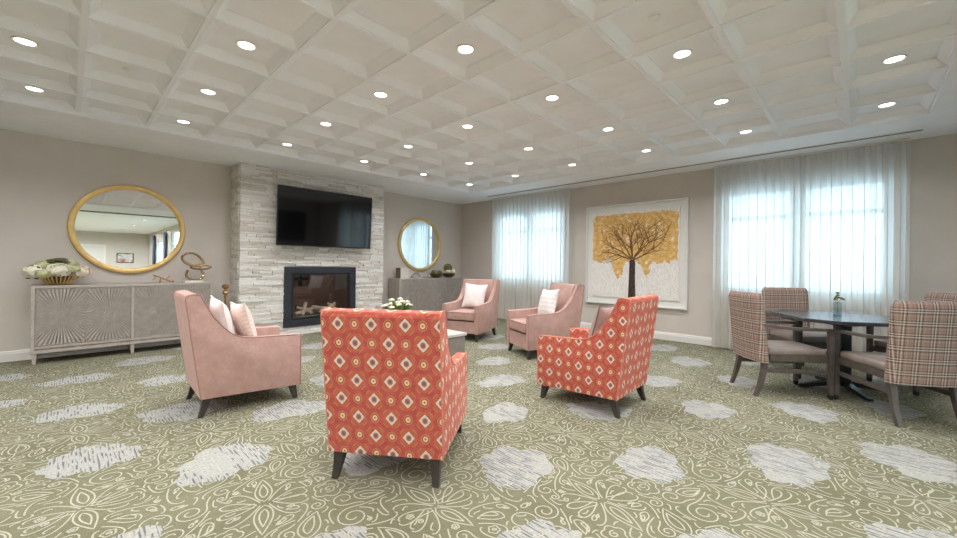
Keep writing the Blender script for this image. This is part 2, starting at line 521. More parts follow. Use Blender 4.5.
    def leafpair(x, y, an, L_, bend):
        def go():
            leafloop(x, y, an, L_, L_ * .24, bend); leafloop(x + .035 * math.cos(an), y + .035 * math.sin(an), an, L_ * .66, L_ * .11, bend)
        return go
    def scroll(x, y, r_, an, tu, sg, ta):
        return lambda: spiral(x, y, r_, an, tu, sg, ta)
    def bud(x, y, s_, ph):
        def go():
            pts = []
            for i in range(40):
                a_ = 2 * PI * i / 40; k = s_ * (.76 + .24 * abs(math.cos(2.5 * a_ + ph))); pts.append((x + k * math.cos(a_), y + k * math.sin(a_)))
            curves.append((pts, True)); spiral(x, y, s_ * .42, ph, 1.2, 1)
        return go
    for size, tries, gap in ((1.0, 1500, .016), (.72, 3000, .015), (.5, 5000, .014), (.34, 8000, .0125), (.22, 9000, .0115)):
        for i in range(tries):
            x, y, an, sg = rnd.uniform(0, TX), rnd.uniform(0, TY), rnd.uniform(0, 2 * PI), rnd.choice((-1, 1)); k = rnd.random()
            if k < .42: f_ = scroll(x, y, size * rnd.uniform(.06, .09), an, rnd.uniform(1.2, 1.8), sg, size * rnd.uniform(.08, .24))
            elif k < .68: f_ = leafpair(x, y, an, size * rnd.uniform(.16, .26), rnd.uniform(-1.1, 1.1))
            elif k < .80: f_ = bud(x, y, size * .085, rnd.uniform(0, 6))
            else: f_ = (lambda x=x, y=y, an=an, sg=sg, L_=size * rnd.uniform(.2, .34): frond(x, y, an, L_, sg * rnd.uniform(.7, 1.2)))
            attempt(f_, gap)
    curves[:] = kept
    verts = []; faces = []; mats = []
    def addquadstrip(L, z, closed, mat):
        b = len(verts); n = len(L)
        for p, q in L: verts.append((p[0], p[1], z)); verts.append((q[0], q[1], z))
        for i in range(n if closed else n - 1):
            j = (i + 1) % n; faces.append((b + 2 * i + 1, b + 2 * j + 1, b + 2 * j, b + 2 * i)); mats.append(mat)
    ox, oy = .71, 2.83
    base = [(ribbon(None, c, .0074, 0, 1, cl), cl) for c, cl in curves]
    x0, x1, y0, y1 = WX0, EW + .05, SW, NW + .05
    # underlay
    verts += [(x0, y0, -.002), (x1, y0, -.002), (x1, y1, -.002), (x0, y1, -.002)]; faces.append((0, 1, 2, 3)); mats.append(0)
    for i in range(-3, 6):
        for j in range(-3, 4):
            X0, Y0 = ox + i * TX, oy + j * TY
            if X0 > EW + .2 or Y0 > NW + .2 or X0 < -2.4 or Y0 < -2.5: continue
            for L, cl in base:
                q = [((a[0] + X0, a[1] + Y0), (b[0] + X0, b[1] + Y0)) for a, b in L]
                if max(p[0][0] for p in q) > EW - .03 or max(p[0][1] for p in q) > NW - .03: continue
                addquadstrip(q, -.0014 + 1e-5 * base.index((L, cl)), cl, 1)
    # blotches
    for i in range(-5, 14):
        for j in range(-8, 9):
            if (i + j) % 2: continue
            cx = ox + i * TX / 2 + rnd.uniform(-.05, .05); cy = oy + j * TY / 2 + rnd.uniform(-.05, .05)
            if not (-2.6 < cx < EW - .35 and -2.4 < cy < NW - .35): continue
            a = rnd.uniform(.25, .34); b = rnd.uniform(.20, .27); ph = rnd.uniform(0, 6); n = 72; k = len(verts); skew = rnd.uniform(-.2, .35)
            lob = rnd.choice((5, 6, 7, 8))
            for q in range(n):
                t = 2 * PI * q / n
                r_ = .80 + .17 * abs(math.sin(lob * t / 2 + ph)) + .07 * math.sin(3 * t + ph * 2) + .02 * math.sin(19 * t + ph)
                x = a * r_ * math.cos(t); y = b * r_ * math.sin(t)
                verts.append((cx + x - skew * y, cy + y + .0 * x, 0))
            faces.append(tuple(range(k, k + n))); mats.append(2)
    me = bpy.data.meshes.new('floor'); me.from_pydata(verts, [], faces)
    for m_ in ('carpet', 'scroll', 'blotch'): me.materials.append(M[m_])
    me.polygons.foreach_set('material_index', mats)
    o = bpy.data.objects.new('floor', me); C.objects.link(o); o['kind'] = 'structure'
    o['label'] = 'olive carpet with cream scrollwork and ivory blotches'
carpet()

# ------------------------------------------------------------------ walls
def wall_with_holes(name, axis, pos, thick, a0, a1, holes, mat='wall', top=CZ + .16):
    """axis 'x': plane at X=pos running along y; holes (a0,a1,z0,z1)"""
    bm = B(); hs = sorted(holes); cur = a0
    def bx(p, q, z0, z1):
        lo, hi = min(pos, pos + thick), max(pos, pos + thick)
        if axis == 'x': box(bm, lo, hi, p, q, z0, z1)
        else: box(bm, p, q, lo, hi, z0, z1)
    for h in hs:
        bx(cur, h[0], -.02, top); bx(h[0], h[1], -.02, h[2]); bx(h[0], h[1], h[3], top); cur = h[1]
    bx(cur, a1, -.02, top)
    return struct(name, bm, mat)
W1 = (4.44, 6.27, .905, 2.46); W2 = (-.28, 1.54, .89, 2.43); W3 = (-11.7, -8.6, .5, 2.3); W4 = (3.4, 5.3, .35, 2.6); W5 = (-7.4, -3.2, .4, 2.6)  # last two are unseen windows, added to supply rear daylight
wall_with_holes('wall_north', 'y', NW, .15, WX0 - .15, EW + .15, [])
wall_with_holes('wall_east', 'x', EW, .15, SEY - .15, NW, [W1, W2])
wall_with_holes('wall_southeast', 'y', SEY, -.15, PX, EW, [W4])
wall_with_holes('wall_passage', 'x', PX, .15, SW, SEY - .15, [W3, W5], 'wall_pale')
wall_with_holes('wall_south', 'y', SW, -.15, WX0 - .15, PX + .15, [], 'wall_pale')
wall_with_holes('wall_west', 'x', WX0, -.15, SW, NW, [])

def baseboard(name, axis, pos, d, a0, a1):
    bm = B(); prof = [(0, 0), (.018, 0), (.018, .095), (.013, .105), (.013, .118), (.007, .128), (0, .132)]
    pr_ = [(pos + d * p, z) for p, z in prof]
    if axis == 'x': prism(bm, pr_, a0, a1, 'y')
    else: prism(bm, pr_, a0, a1, 'x')
    return struct(name, bm, 'trim')
baseboard('baseboard_north', 'y', NW, -1, WX0, 1.88)
baseboard('baseboard_northeast', 'y', NW, -1, 4.51, EW)
baseboard('baseboard_east', 'x', EW, -1, SEY, NW - .02)
baseboard('baseboard_south', 'y', SW, 1, WX0, PX)
baseboard('baseboard_southeast', 'y', SEY, 1, PX, EW - .02)

def window(name, axis_x, hole, mull=True, panel=None):
    y0, y1, z0, z1 = hole
    bm = B(); x0, x1 = axis_x + .05, axis_x + .11; f = .055
    box(bm, x0, x1, y0, y1, z0, z0 + f); box(bm, x0, x1, y0, y1, z1 - f, z1)
    box(bm, x0, x1, y0, y0 + f, z0 + f, z1 - f); box(bm, x0, x1, y1 - f, y1, z0 + f, z1 - f)
    ym = (y0 + y1) / 2
    box(bm, x0, x1, ym - .09, ym + .09, z0 + f, z1 - f)
    zt = z1 - (z1 - z0) * .27
    for a, b in ((y0 + f, ym - .09), (ym + .09, y1 - f)): box(bm, x0, x1, a, b, zt - .03, zt + .03)
    w = struct(name, bm, 'pvc'); w['label'] = 'white framed window'
    bm = B(); box(bm, axis_x + .0795, axis_x + .0805, y0 + .02, y1 - .02, z0 + .02, z1 - .02)
    struct('window_pane', bm, 'glass', w)
    bm = B(); box(bm, axis_x - .012, axis_x + .05, y0 - .02, y1 + .02, z0 - .03, z0, .004)
    struct('window_sill', bm, 'trim', w)
    return w
window('window_1', EW, W1); window('window_2', EW, W2); window('window_3', PX, W3); window('window_added_5', PX, W5)  # the last one is unseen, added to bring in daylight
w4 = window('window_added_4', 0, (-.95, .95, .35, 2.6)); w4.location = (4.35, SEY, 0); w4.rotation_euler = (0, 0, R(-90))  # unseen window added behind the lounge to light ceiling and chair backs

# ------------------------------------------------------------------ ceiling
UA, UB, VA, VB = -8, 8, 0, 11
def ceiling():
    bm = B()
    XA, XB, YA, YB = gx(UA), gx(UB), gy(VA), gy(VB)
    def quad(p): bm.faces.new([bm.verts.new(q) for q in p])
    def flat(x0, x1, y0, y1, z): quad([(x0, y0, z), (x0, y1, z), (x1, y1, z), (x1, y0, z)])
    flat(WX0, XA, SEY, NW, CZ); flat(XB, EW, SEY, NW, CZ); flat(XA, XB, SEY, YA, CZ); flat(XA, XB, YB, NW, CZ)
    # step from the border up to the grid
    quad([(XB, YA, CZ), (XB, YB, CZ), (XB, YB, G), (XB, YA, G)]); quad([(XA, YA, CZ), (XA, YB, CZ), (XA, YB, G), (XA, YA, G)])
    quad([(XA, YA, CZ), (XB, YA, CZ), (XB, YA, G), (XA, YA, G)]); quad([(XA, YB, CZ), (XB, YB, CZ), (XB, YB, G), (XA, YB, G)])
    # rear part
    flat(WX0, PX, SW, SEY, CZ)
    rings = [(.3048, 0), (.287, 0), (.287, .012), (.278, .015), (.228, .072), (.222, .072), (.222, .08), (.205, .082)]
    for u in range(UA, UB):
        for v in range(VA, VB):
            cx, cy = (gx(u) + gx(u + 1)) / 2, gy(v + .5); kx = (gx(u + 1) - gx(u)) / S; prev = None
            for r, h in rings:
                vs = [bm.verts.new((cx + a * r * kx, cy + b * r, G + h * .82)) for a, b in ((-1, -1), (1, -1), (1, 1), (-1, 1))]
                if prev:
                    for k in range(4): bm.faces.new((prev[k], vs[k], vs[(k + 1) % 4], prev[(k + 1) % 4]))
                prev = vs
            bm.faces.new(prev[::-1])
    # slab above, so no sky leaks in
    box(bm, WX0 - .15, EW + .15, SW - .15, NW + .15, 3.0, 3.06)
    o = struct('ceiling', bm, 'ceil'); o['label'] = 'white coffered tile ceiling'
    bm = B(); box(bm, WX0, PX, SEY - .08, SEY + .08, CZ - .03, CZ + .02); struct('trim_1', bm, 'vent')
ceiling()

ORD = ['first', 'second', 'third', 'fourth', 'fifth', 'sixth', 'seventh', 'eighth']
LP = G + .082 * .82 - .0005
def ceiling_light(x, y, z, label, group='round recessed lights in the coffers', power=1, spread=141):
    t = thing('ceiling_light', label, 'light', (x, y, z), 0, group)
    bm = B(); lathe(bm, [(.054, 0), (.074, -.001), (.076, -.006), (.069, -.009), (.058, -.004)], 24, closed=True)
    obj('trim_ring', bm, 'plastic_white', t, 40)
    bm = B(); lathe(bm, [(0, -.0045), (.056, -.004), (.056, -.001), (0, -.001)], 24)
    obj('lens', bm, 'lens', t, 40)
    ld = bpy.data.lights.new('light_bulb', 'AREA'); ld.shape = 'DISK'; ld.size = .11; ld.energy = POWER * power
    ld.color = (.985, .99, 1); ld.spread = R(spread); lo = bpy.data.objects.new('light_bulb', ld); C.objects.link(lo); lo.parent = t; lo.location = (0, 0, -.012)
    return t
POWER = 8
first = None
for r_, v in enumerate((10.5, 8.5, 6.5, 4.5, 2.5, .5)):
    for c_, u in enumerate((7.5, 5.5, 3.5, 1.5, -.5, -2.5, -4.5, -6.5)):  # last two columns stay out of view, added only for their light
        ceiling_light(gx(u) + (.055 if u > 5 else .03 if u > -1 else -.03) * S, gy(v) + .025 * S, LP, f'round recessed light, {ORD[r_]} row out from the fireplace wall, {ORD[c_]} along from the windows')
for r_, y in enumerate((-4.6, -8.2, -11.6)):
    for c_, x in enumerate((2.0, -.6, -3.2)):
        ceiling_light(x, y, CZ, f'round light on the smooth rear ceiling, {ORD[r_]} row past the beam, {ORD[c_]} from window', 'round lights on the rear ceiling', 16, 170)
def sprinkler(x, y, z, label):
    bm = B(); lathe(bm, [(0, -.012), (.03, -.012), (.034, -.009), (.034, -.004), (.042, -.003), (.042, 0), (0, 0)], 20)
    tag(obj('sprinkler_cover', bm, 'plastic_white', None, 40, loc=(x, y, z)), label, 'sprinkler')
sprinkler(gx(2.5), gy(2.5), LP, 'small white sprinkler cap in a coffer above the coral armchairs')
sprinkler(gx(-1.5), gy(8.5), LP, 'small white sprinkler cap in a coffer above the long sideboard with the flower bowl')
t = thing('air_vent', 'long narrow grey slot vent in the ceiling border above the curtains', 'vent', (6.72, 2.85, CZ))
bm = B()
for dx in (-.04, .04): box(bm, dx - .006, dx + .006, -3.36, 3.36, -.008, 0)
obj('frame', bm, 'plastic_white', t)
bm = B(); box(bm, -.034, .034, -3.36, 3.36, -.004, 0); obj('slot', bm, 'vent', t)

# ------------------------------------------------------------------ stone chimney breast
SX0, SX1, SY = 1.88, 4.51, 7.10
FX0, FX1, FZ0, FZ1 = 2.555, 3.885, .145, 1.19
def chimney():
    bm = B(); rnd = random.Random(4)
    # core with the firebox opening
    ix0, ix1, iz0, iz1 = FX0 + .05, FX1 - .05, FZ0 + .05, FZ1 - .05
    box(bm, SX0 + .02, ix0, SY + .01, NW, 0, CZ); box(bm, ix1, SX1 - .02, SY + .01, NW, 0, CZ)
    box(bm, ix0, ix1, SY + .01, NW, 0, iz0); box(bm, ix0, ix1, SY + .01, NW, iz1, CZ); box(bm, ix0, ix1, NW - .06, NW, iz0, iz1)
    z = 0
    while z < CZ - .005:
        h = min(rnd.choice((.026, .034, .040, .048)), CZ - z)
        if CZ - (z + h) < .02: h = CZ - z
        def course(a0, a1, front):
            a = a0
            while a < a1 - .001:
                l = rnd.choice((.12, .18, .24, .32, .42)) * rnd.uniform(.8, 1.2); e = min(a + l, a1)
                if a1 - e < .06: e = a1
                d = rnd.uniform(0, .03)
                zz0, zz1 = z + .001, z + h - .001
                if front:
                    parts = [(a, e)]
                    if zz1 > FZ0 + .01 and zz0 < FZ1 - .01:
                        parts = []
                        if a < FX0 + .02: parts.append((a, min(e, FX0 + .02)))
                        if e > FX1 - .02: parts.append((max(a, FX1 - .02), e))
                    for p, q in parts:
                        if q - p > .004: box(bm, p + .001, q - .001, SY - d, SY + .03, zz0, zz1, .004, 1)
                else:
                    s = front is None
                    if s: box(bm, SX0 - d * .8, SX0 + .03, a + .001, e - .001, zz0, zz1, .004, 1)
                    else: box(bm, SX1 - .03, SX1 + d * .8, a + .001, e - .001, zz0, zz1, .004, 1)
                a = e
        course(SX0, SX1, True); course(SY + .03, NW, None); course(SY + .03, NW, False)
        z += h
    o = struct('wall_chimney', bm, 'stone'); o['label'] = 'stacked pale ledger stone chimney breast'
chimney()

# fireplace insert
t = thing('fireplace', 'glass fronted gas fireplace with charcoal steel frame set in pale stone', 'fireplace', ((FX0 + FX1) / 2, SY - .03, FZ0))
hw, hh = (FX1 - FX0) / 2, FZ1 - FZ0
bm = B(); f = .115
for a in ((-hw, hw, 0, f), (-hw, hw, hh - f * .95, hh), (-hw, -hw + f, f, hh - f * .95), (hw - f, hw, f, hh - f * .95)): box(bm, a[0], a[1], -.012, .05, a[2], a[3], .003, 1)
obj('frame', bm, 'steel', t)
bm = B(); g = f + .03
for a in ((-hw + f, hw - f, f, g), (-hw + f, hw - f, hh - g, hh - f * .95), (-hw + f, -hw + g, g, hh - g), (hw - g, hw - f, g, hh - g)): box(bm, a[0], a[1], 0.0, .05, a[2], a[3])
obj('inner_frame', bm, 'black', t)
bm = B(); box(bm, -hw + g, hw - g, .022, .025, g, hh - g); obj('glass', bm, 'fireglass', t)
bm = B(); b0, b1, zb0, zb1 = -hw + .10, hw - .10, .09, hh - .09
box(bm, b0, b1, .30, .32, zb0, zb1); box(bm, b0, b0 + .02, .05, .30, zb0, zb1); box(bm, b1 - .02, b1, .05, .30, zb0, zb1)
box(bm, b0, b1, .05, .30, zb0, zb0 + .02); box(bm, b0, b1, .05, .30, zb1 - .02, zb1)
obj('firebox', bm, 'firebox', t)
bm = B(); box(bm, -.42, .42, .10, .26, zb0 + .02, zb0 + .07, .01); obj('burner', bm, 'black', t)
rnd = random.Random(3)
for p, q, r_ in (((-.40, .16, .20), (-.02, .20, .30), .035), ((-.30, .12, .18), (-.22, .20, .40), .028), ((-.10, .20, .30), (.28, .14, .22), .036), ((.02, .14, .21), (.36, .2, .34), .03), ((-.36, .22, .33), (-.12, .16, .2), .022), ((.2, .2, .36), (.40, .16, .22), .024)):
    bm = B(); P, Q = Vector(p), Vector(q)
    tube(bm, [P.lerp(Q, k / 6) + Vector((rnd.uniform(-.012, .012), 0, rnd.uniform(-.012, .012))) for k in range(7)], [r_ * rnd.uniform(.8, 1.15) for k in range(7)], 8)
    obj('log', bm, 'log', t, 50)

# television
t = thing('television', 'large black flat television mounted on the stone chimney breast', 'television', (3.235, 6.875, 2.045))
t.rotation_euler = (R(3.0), 0, 0)
tw, th = .868, .497
bm = B(); box(bm, -tw, tw, 0, .035, -th, th, .006); box(bm, -.55, .55, .035, .065, -.35, .3, .01); obj('body', bm, 'black', t)
bm = B(); box(bm, -tw + .012, tw - .012, -.002, .002, -th + .018, th - .012); obj('screen', bm, 'screen', t)
bm = B(); box(bm, -.2, .2, .065, .12, -.2, .2); box(bm, -.05, .05, .1, .188, -.1, .1); obj('wall_bracket', bm, 'blackmetal', t)

# ------------------------------------------------------------------ mirrors
def mirror(x, z, rad, label):
    t = thing('wall_mirror', label, 'mirror', (x, NW, z)); t.rotation_euler = (R(90), 0, 0)
    bm = B(); lathe(bm, [(rad - .072, .012), (rad - .07, .03), (rad - .05, .045), (rad - .025, .048), (rad - .006, .04), (rad, .025), (rad, 0), (rad - .072, 0)], 96, closed=True)
    obj('frame', bm, 'gold', t, 40)
    bm = B(); lathe(bm, [(0, .014), (rad - .068, .014), (rad - .068, .008), (0, .008)], 96); obj('glass', bm, 'mirror', t, 30)
mirror(.615, 1.712, .635, 'large round gold framed mirror above the sideboard with the flower bowl')
mirror(5.81, 1.735, .635, 'round gold framed mirror between the stone chimney and the room corner')

# ------------------------------------------------------------------ sideboards
def sideboard(x0, label):
    w, d, h = 1.84, .42, .945
    t = thing('sideboard', label, 'sideboard', (x0 + w / 2, NW - .035 - d / 2, 0), 0, 'taupe wooden sideboards along the fireplace wall')
    X0, X1, Y0, Y1 = -w / 2, w / 2, -d / 2, d / 2
    bm = B(); box(bm, X0, X1, Y0, Y1, h - .035, h, .004)
    box(bm, X0, X0 + .035, Y0, Y1, .155, h - .035, .002); box(bm, X1 - .035, X1, Y0, Y1, .155, h - .035, .002)
    box(bm, X0 + .035, X1 - .035, Y0, Y1, .185, .215); box(bm, -.018, .018, Y0, Y1 - .02, .215, h - .035)
    box(bm, X0 + .035, X1 - .035, Y1 - .02, Y1, .215, h - .035)
    obj('body', bm, 'board', t)
    bm = B()
    box(bm, X0, X1, Y0 - .004, Y0 + .03, .13, .172, .002); box(bm, X0, X1, Y1 - .03, Y1, .13, .172, .002)
    box(bm, X0, X0 + .03, Y0 + .03, Y1 - .03, .13, .172); box(bm, X1 - .03, X1, Y0 + .03, Y1 - .03, .13, .172)
    obj('base_frame', bm, 'board', t)
    for lx in (X0 + .03, 0, X1 - .03):
        for ly in (Y0 + .025, Y1 - .03):
            bm = B(); leg(bm, lx, ly, .135, 0, .045, .028); obj('leg', bm, 'board', t)
    dw = (w - .07 - .036) / 4
    for k in range(4):
        a = X0 + .035 + k * dw + (.036 if k > 1 else 0) + .003; b = a + dw - .006; z0, z1 = .219, h - .039
        bm = B(); yf = Y0 + .010; cx, cz = (a + b) / 2, (z0 + z1) / 2; hw, hh = (b - a) / 2, (z1 - z0) / 2
        box(bm, a, b, yf, yf + .018, z0, z1)
        n = 120; pts = []
        for i in range(n * 2):
            an = 2 * PI * i / (n * 2) + .01; c_, s_ = math.cos(an), math.sin(an)
            m_ = 1 / max(abs(c_) / (hw - .006), abs(s_) / (hh - .006)); dep = yf - (.0022 if i % 4 < 2 else 0)
            inn = .12 + .16 * ((i // 4) % 2)
            pts.append((bm.verts.new((cx + c_ * m_ * inn, dep, cz + s_ * m_ * inn)), bm.verts.new((cx + c_ * m_, dep, cz + s_ * m_))))
        for i in range(n * 2):
            p, q = pts[i], pts[(i + 1) % (n * 2)]; bm.faces.new((p[0], p[1], q[1], q[0]))
        bm.faces.new([p[0] for p in pts][::-1])
        obj('door', bm, 'board', t)
sideboard(-.312, 'long taupe sideboard with sunburst doors under the large round mirror')
sideboard(4.925, 'taupe sideboard between the stone chimney and the room corner')

TOP = .945
# ------------------------------------------------------------------ objects on the sideboards
t = thing('flower_bowl', 'gold slatted bowl of cream and green hydrangeas on the left sideboard', 'flower arrangement', (-.085, 7.28, TOP))
bm = B(); lathe(bm, [(0, 0), (.085, 0), (.09, .012), (.06, .02), (0, .02)], 28); obj('base', bm, 'brass', t, 40)
bm = B()
for k in range(26):
    a = 2 * PI * k / 26
    pts = [((.08 + .105 * (j / 6) ** .8) * math.cos(a), (.08 + .105 * (j / 6) ** .8) * math.sin(a), .012 + .125 * (j / 6) ** 1.4) for j in range(7)]
    tube(bm, pts, .0075, 6)
obj('slats', bm, 'gold', t, 50)
bm = B(); lathe(bm, [(0, .02), (.07, .022), (.12, .05), (.165, .11), (.16, .11), (.11, .055), (0, .03)], 28); obj('liner', bm, 'wood_bowl', t, 40)
def hydrangea(parent, c, r, mat, rnd, n=60):
    bm = B()
    for k in range(n):
        z = rnd.uniform(-.5, 1); a = rnd.uniform(0, 2 * PI); s_ = math.sqrt(max(0, 1 - z * z))
        p = Vector((s_ * math.cos(a), s_ * math.sin(a), z)); c2 = Vector(c) + Vector((p.x * r, p.y * r, p.z * r * .8))
        t1 = p.orthogonal().normalized(); t2 = p.cross(t1); s2 = r * .24
        ph = rnd.uniform(0, PI)
        for q in range(4):
            an = ph + q * PI / 2; d = t1 * math.cos(an) + t2 * math.sin(an); e = t2 * math.cos(an) - t1 * math.sin(an)
            bm.faces.new([bm.verts.new(c2 + v) for v in (Vector((0, 0, 0)), d * s2 * .6 + e * s2 * .42 + p * s2 * .12, d * s2 * 1.05 + p * s2 * .05, d * s2 * .6 - e * s2 * .42 + p * s2 * .12)])
    blob(bm, c, r * .82, .05, 2, (1, 1, .8))
    return obj('flower_head', bm, mat, parent)
rnd = random.Random(11)
for c, r_, m_ in (((-.21, -.06, .17), .10, 'petal'), ((.0, -.12, .18), .115, 'petal'), ((.205, -.07, .16), .10, 'petal_blush'), ((-.13, .05, .24), .085, 'petal_green'),
                  ((.10, .05, .24), .09, 'petal_green'), ((-.13, -.15, .14), .07, 'petal_green'), ((.02, .1, .22), .09, 'petal_green'), ((.13, -.12, .20), .07, 'petal_green')):
    hydrangea(t, c, r_, m_, rnd)
bm = B()
for k in range(60):
    a = rnd.uniform(0, 2 * PI); r_ = rnd.uniform(.05, .27); z = rnd.uniform(.1, .31) - r_ * .25
    p = Vector((r_ * math.cos(a), r_ * math.sin(a) * .7, z)); d = Vector((math.cos(a), math.sin(a), rnd.uniform(-.2, .7))).normalized(); e = d.orthogonal().normalized(); L = rnd.uniform(.04, .07)
    bm.faces.new([bm.verts.new(p + v) for v in (Vector((0, 0, 0)), d * L * .5 + e * L * .25, d * L, d * L * .5 - e * L * .25)])
for k in range(5): blob(bm, (rnd.uniform(-.12, .12), rnd.uniform(-.04, .08), .30 + rnd.uniform(-.02, .02)), .05, .2, 2, (1.3, 1, .5))
obj('leaves', bm, 'moss', t)

# twig and loop sculptures
t = thing('twig_sculpture', 'small gold twig ornament on the sideboard beside the loop sculpture', 'ornament', (.95, 7.25, TOP))
bm = B(); tube(bm, [(-.115, 0, .115), (-.06, .0, .095), (0, 0, .06), (.06, 0, .032), (.11, 0, .012)], [.010, .009, .009, .010, .012], 8)
tube(bm, [(-.03, 0, .08), (-.04, -.02, .04), (-.05, -.03, .006)], .007, 6); tube(bm, [(-.03, 0, .08), (-.02, .03, .04), (-.03, .05, .006)], .007, 6)
tube(bm, [(.03, 0, .045), (.06, .0, .085), (.075, 0, .11)], [.008, .006, .004], 6); tube(bm, [(-.075, 0, .1), (-.10, 0, .06), (-.12, 0, .05)], [.007, .006, .005], 6)
obj('twig', bm, 'brass', t, 60)
bm = B(); blob(bm, (.115, 0, .02), .019, .08); obj('bud', bm, 'brass', t, 60)
t = thing('loop_sculpture', 'pale bronze sculpture of twisted loops at the chimney end of the sideboard', 'sculpture', (1.33, 7.27, TOP))
bm = B(); box(bm, -.13, .10, -.06, .06, 0, .028, .006); obj('base', bm, 'whitepot', t)
def ring(bm, c, a, b, tilt, yaw_, r_, a0=0, a1=2 * PI):
    n = 40; full = abs(a1 - a0 - 2 * PI) < 1e-6; pts = []
    mt = Matrix.Rotation(yaw_, 3, 'Z') @ Matrix.Rotation(tilt, 3, 'Y')
    for i in range(n if full else n + 1):
        an = a0 + (a1 - a0) * i / n; pts.append(Vector(c) + mt @ Vector((a * math.cos(an), 0.03 * math.sin(an * 2), b * math.sin(an))))
    tube(bm, pts, r_, 8, full)
bm = B(); ring(bm, (-.02, 0, .345), .15, .088, R(22), R(15), .018); obj('upper_loop', bm, 'sculpt', t, 60)
bm = B(); ring(bm, (.075, 0, .235), .125, .036, R(0), R(-10), .014); obj('middle_loop', bm, 'sculpt', t, 60)
bm = B(); ring(bm, (0, 0, .145), .115, .115, 0, R(20), .018, R(160), R(400)); obj('lower_loop', bm, 'sculpt', t, 60)

# far sideboard: box, arch, two bowls
t = thing('decorative_box', 'upright cream box with brown sides on the sideboard next to the chimney', 'box', (5.16, 7.33, TOP))
bm = B(); box(bm, -.105, .105, -.09, .09, 0, .235, .003); obj('body', bm, 'boxside', t)
bm = B(); box(bm, -.108, .108, -.094, -.088, .0, .238); obj('front_panel', bm, 'boxfront', t)
t = thing('arch_ornament', 'low silver arch ornament on the sideboard below the round mirror', 'ornament', (5.49, 7.26, TOP))
bm = B(); pts = [(.13 * math.cos(a), 0, .012 + .095 * math.sin(a)) for a in [PI * k / 14 for k in range(15)]]; tube(bm, pts, .02, 8); obj('arch', bm, 'silver', t, 60)
bm = B(); box(bm, -.15, .15, -.035, .035, 0, .012, .003); obj('base', bm, 'silver', t)
def moss_bowl(x, label, white):
    t = thing('moss_bowl', label, 'bowl', (x, 7.24, TOP), 0, 'wooden bowls on the far sideboard'); t.scale = (1.25, 1.25, 1.2)
    bm = B(); lathe(bm, [(0, 0), (.06, 0), (.07, .01), (.11, .04), (.135, .085), (.128, .088), (.10, .05), (0, .03)], 28); obj('bowl', bm, 'wood_bowl', t, 40)
    if white:
        for c, r_ in (((-.06, -.05, .12), .06), ((.07, -.04, .12), .065), ((.12, .02, .15), .06), ((0, .06, .12), .06)): hydrangea(t, c, r_, 'petal', rnd, 36)
        bm = B(); blob(bm, (-.02, .0, .20), .085, .06, 3); obj('moss_ball', bm, 'moss', t, 80)
    else:
        for c, r_ in (((-.045, -.03, .09), .07), ((.055, -.03, .085), .065), ((.0, .05, .09), .07)):
            bm = B(); blob(bm, c, r_, .06, 3); obj('moss_ball', bm, 'moss', t, 80)
moss_bowl(6.07, 'bowl heaped with dark green moss balls on the far sideboard', False)
moss_bowl(6.46, 'bowl with white flowers and one raised moss ball near the room corner', True)

# slim brass stand by the hearth
t = thing('hearth_stand', 'slim brass stand with rounded finial beside the stone chimney', 'stand', (1.70, 7.12, 0))
bm = B(); lathe(bm, [(0, 0), (.11, 0), (.11, .012), (.03, .025), (.012, .04), (.012, .70), (.02, .71), (.02, .73), (.012, .74), (0, .75)], 20); obj('pole', bm, 'brass', t, 40)
bm = B(); lathe(bm, [(0, .745), (.03, .755), (.042, .785), (.03, .815), (.012, .83), (.03, .845), (.05, .875), (.045, .905), (0, .92)], 20); obj('finial', bm, 'brass', t, 40)

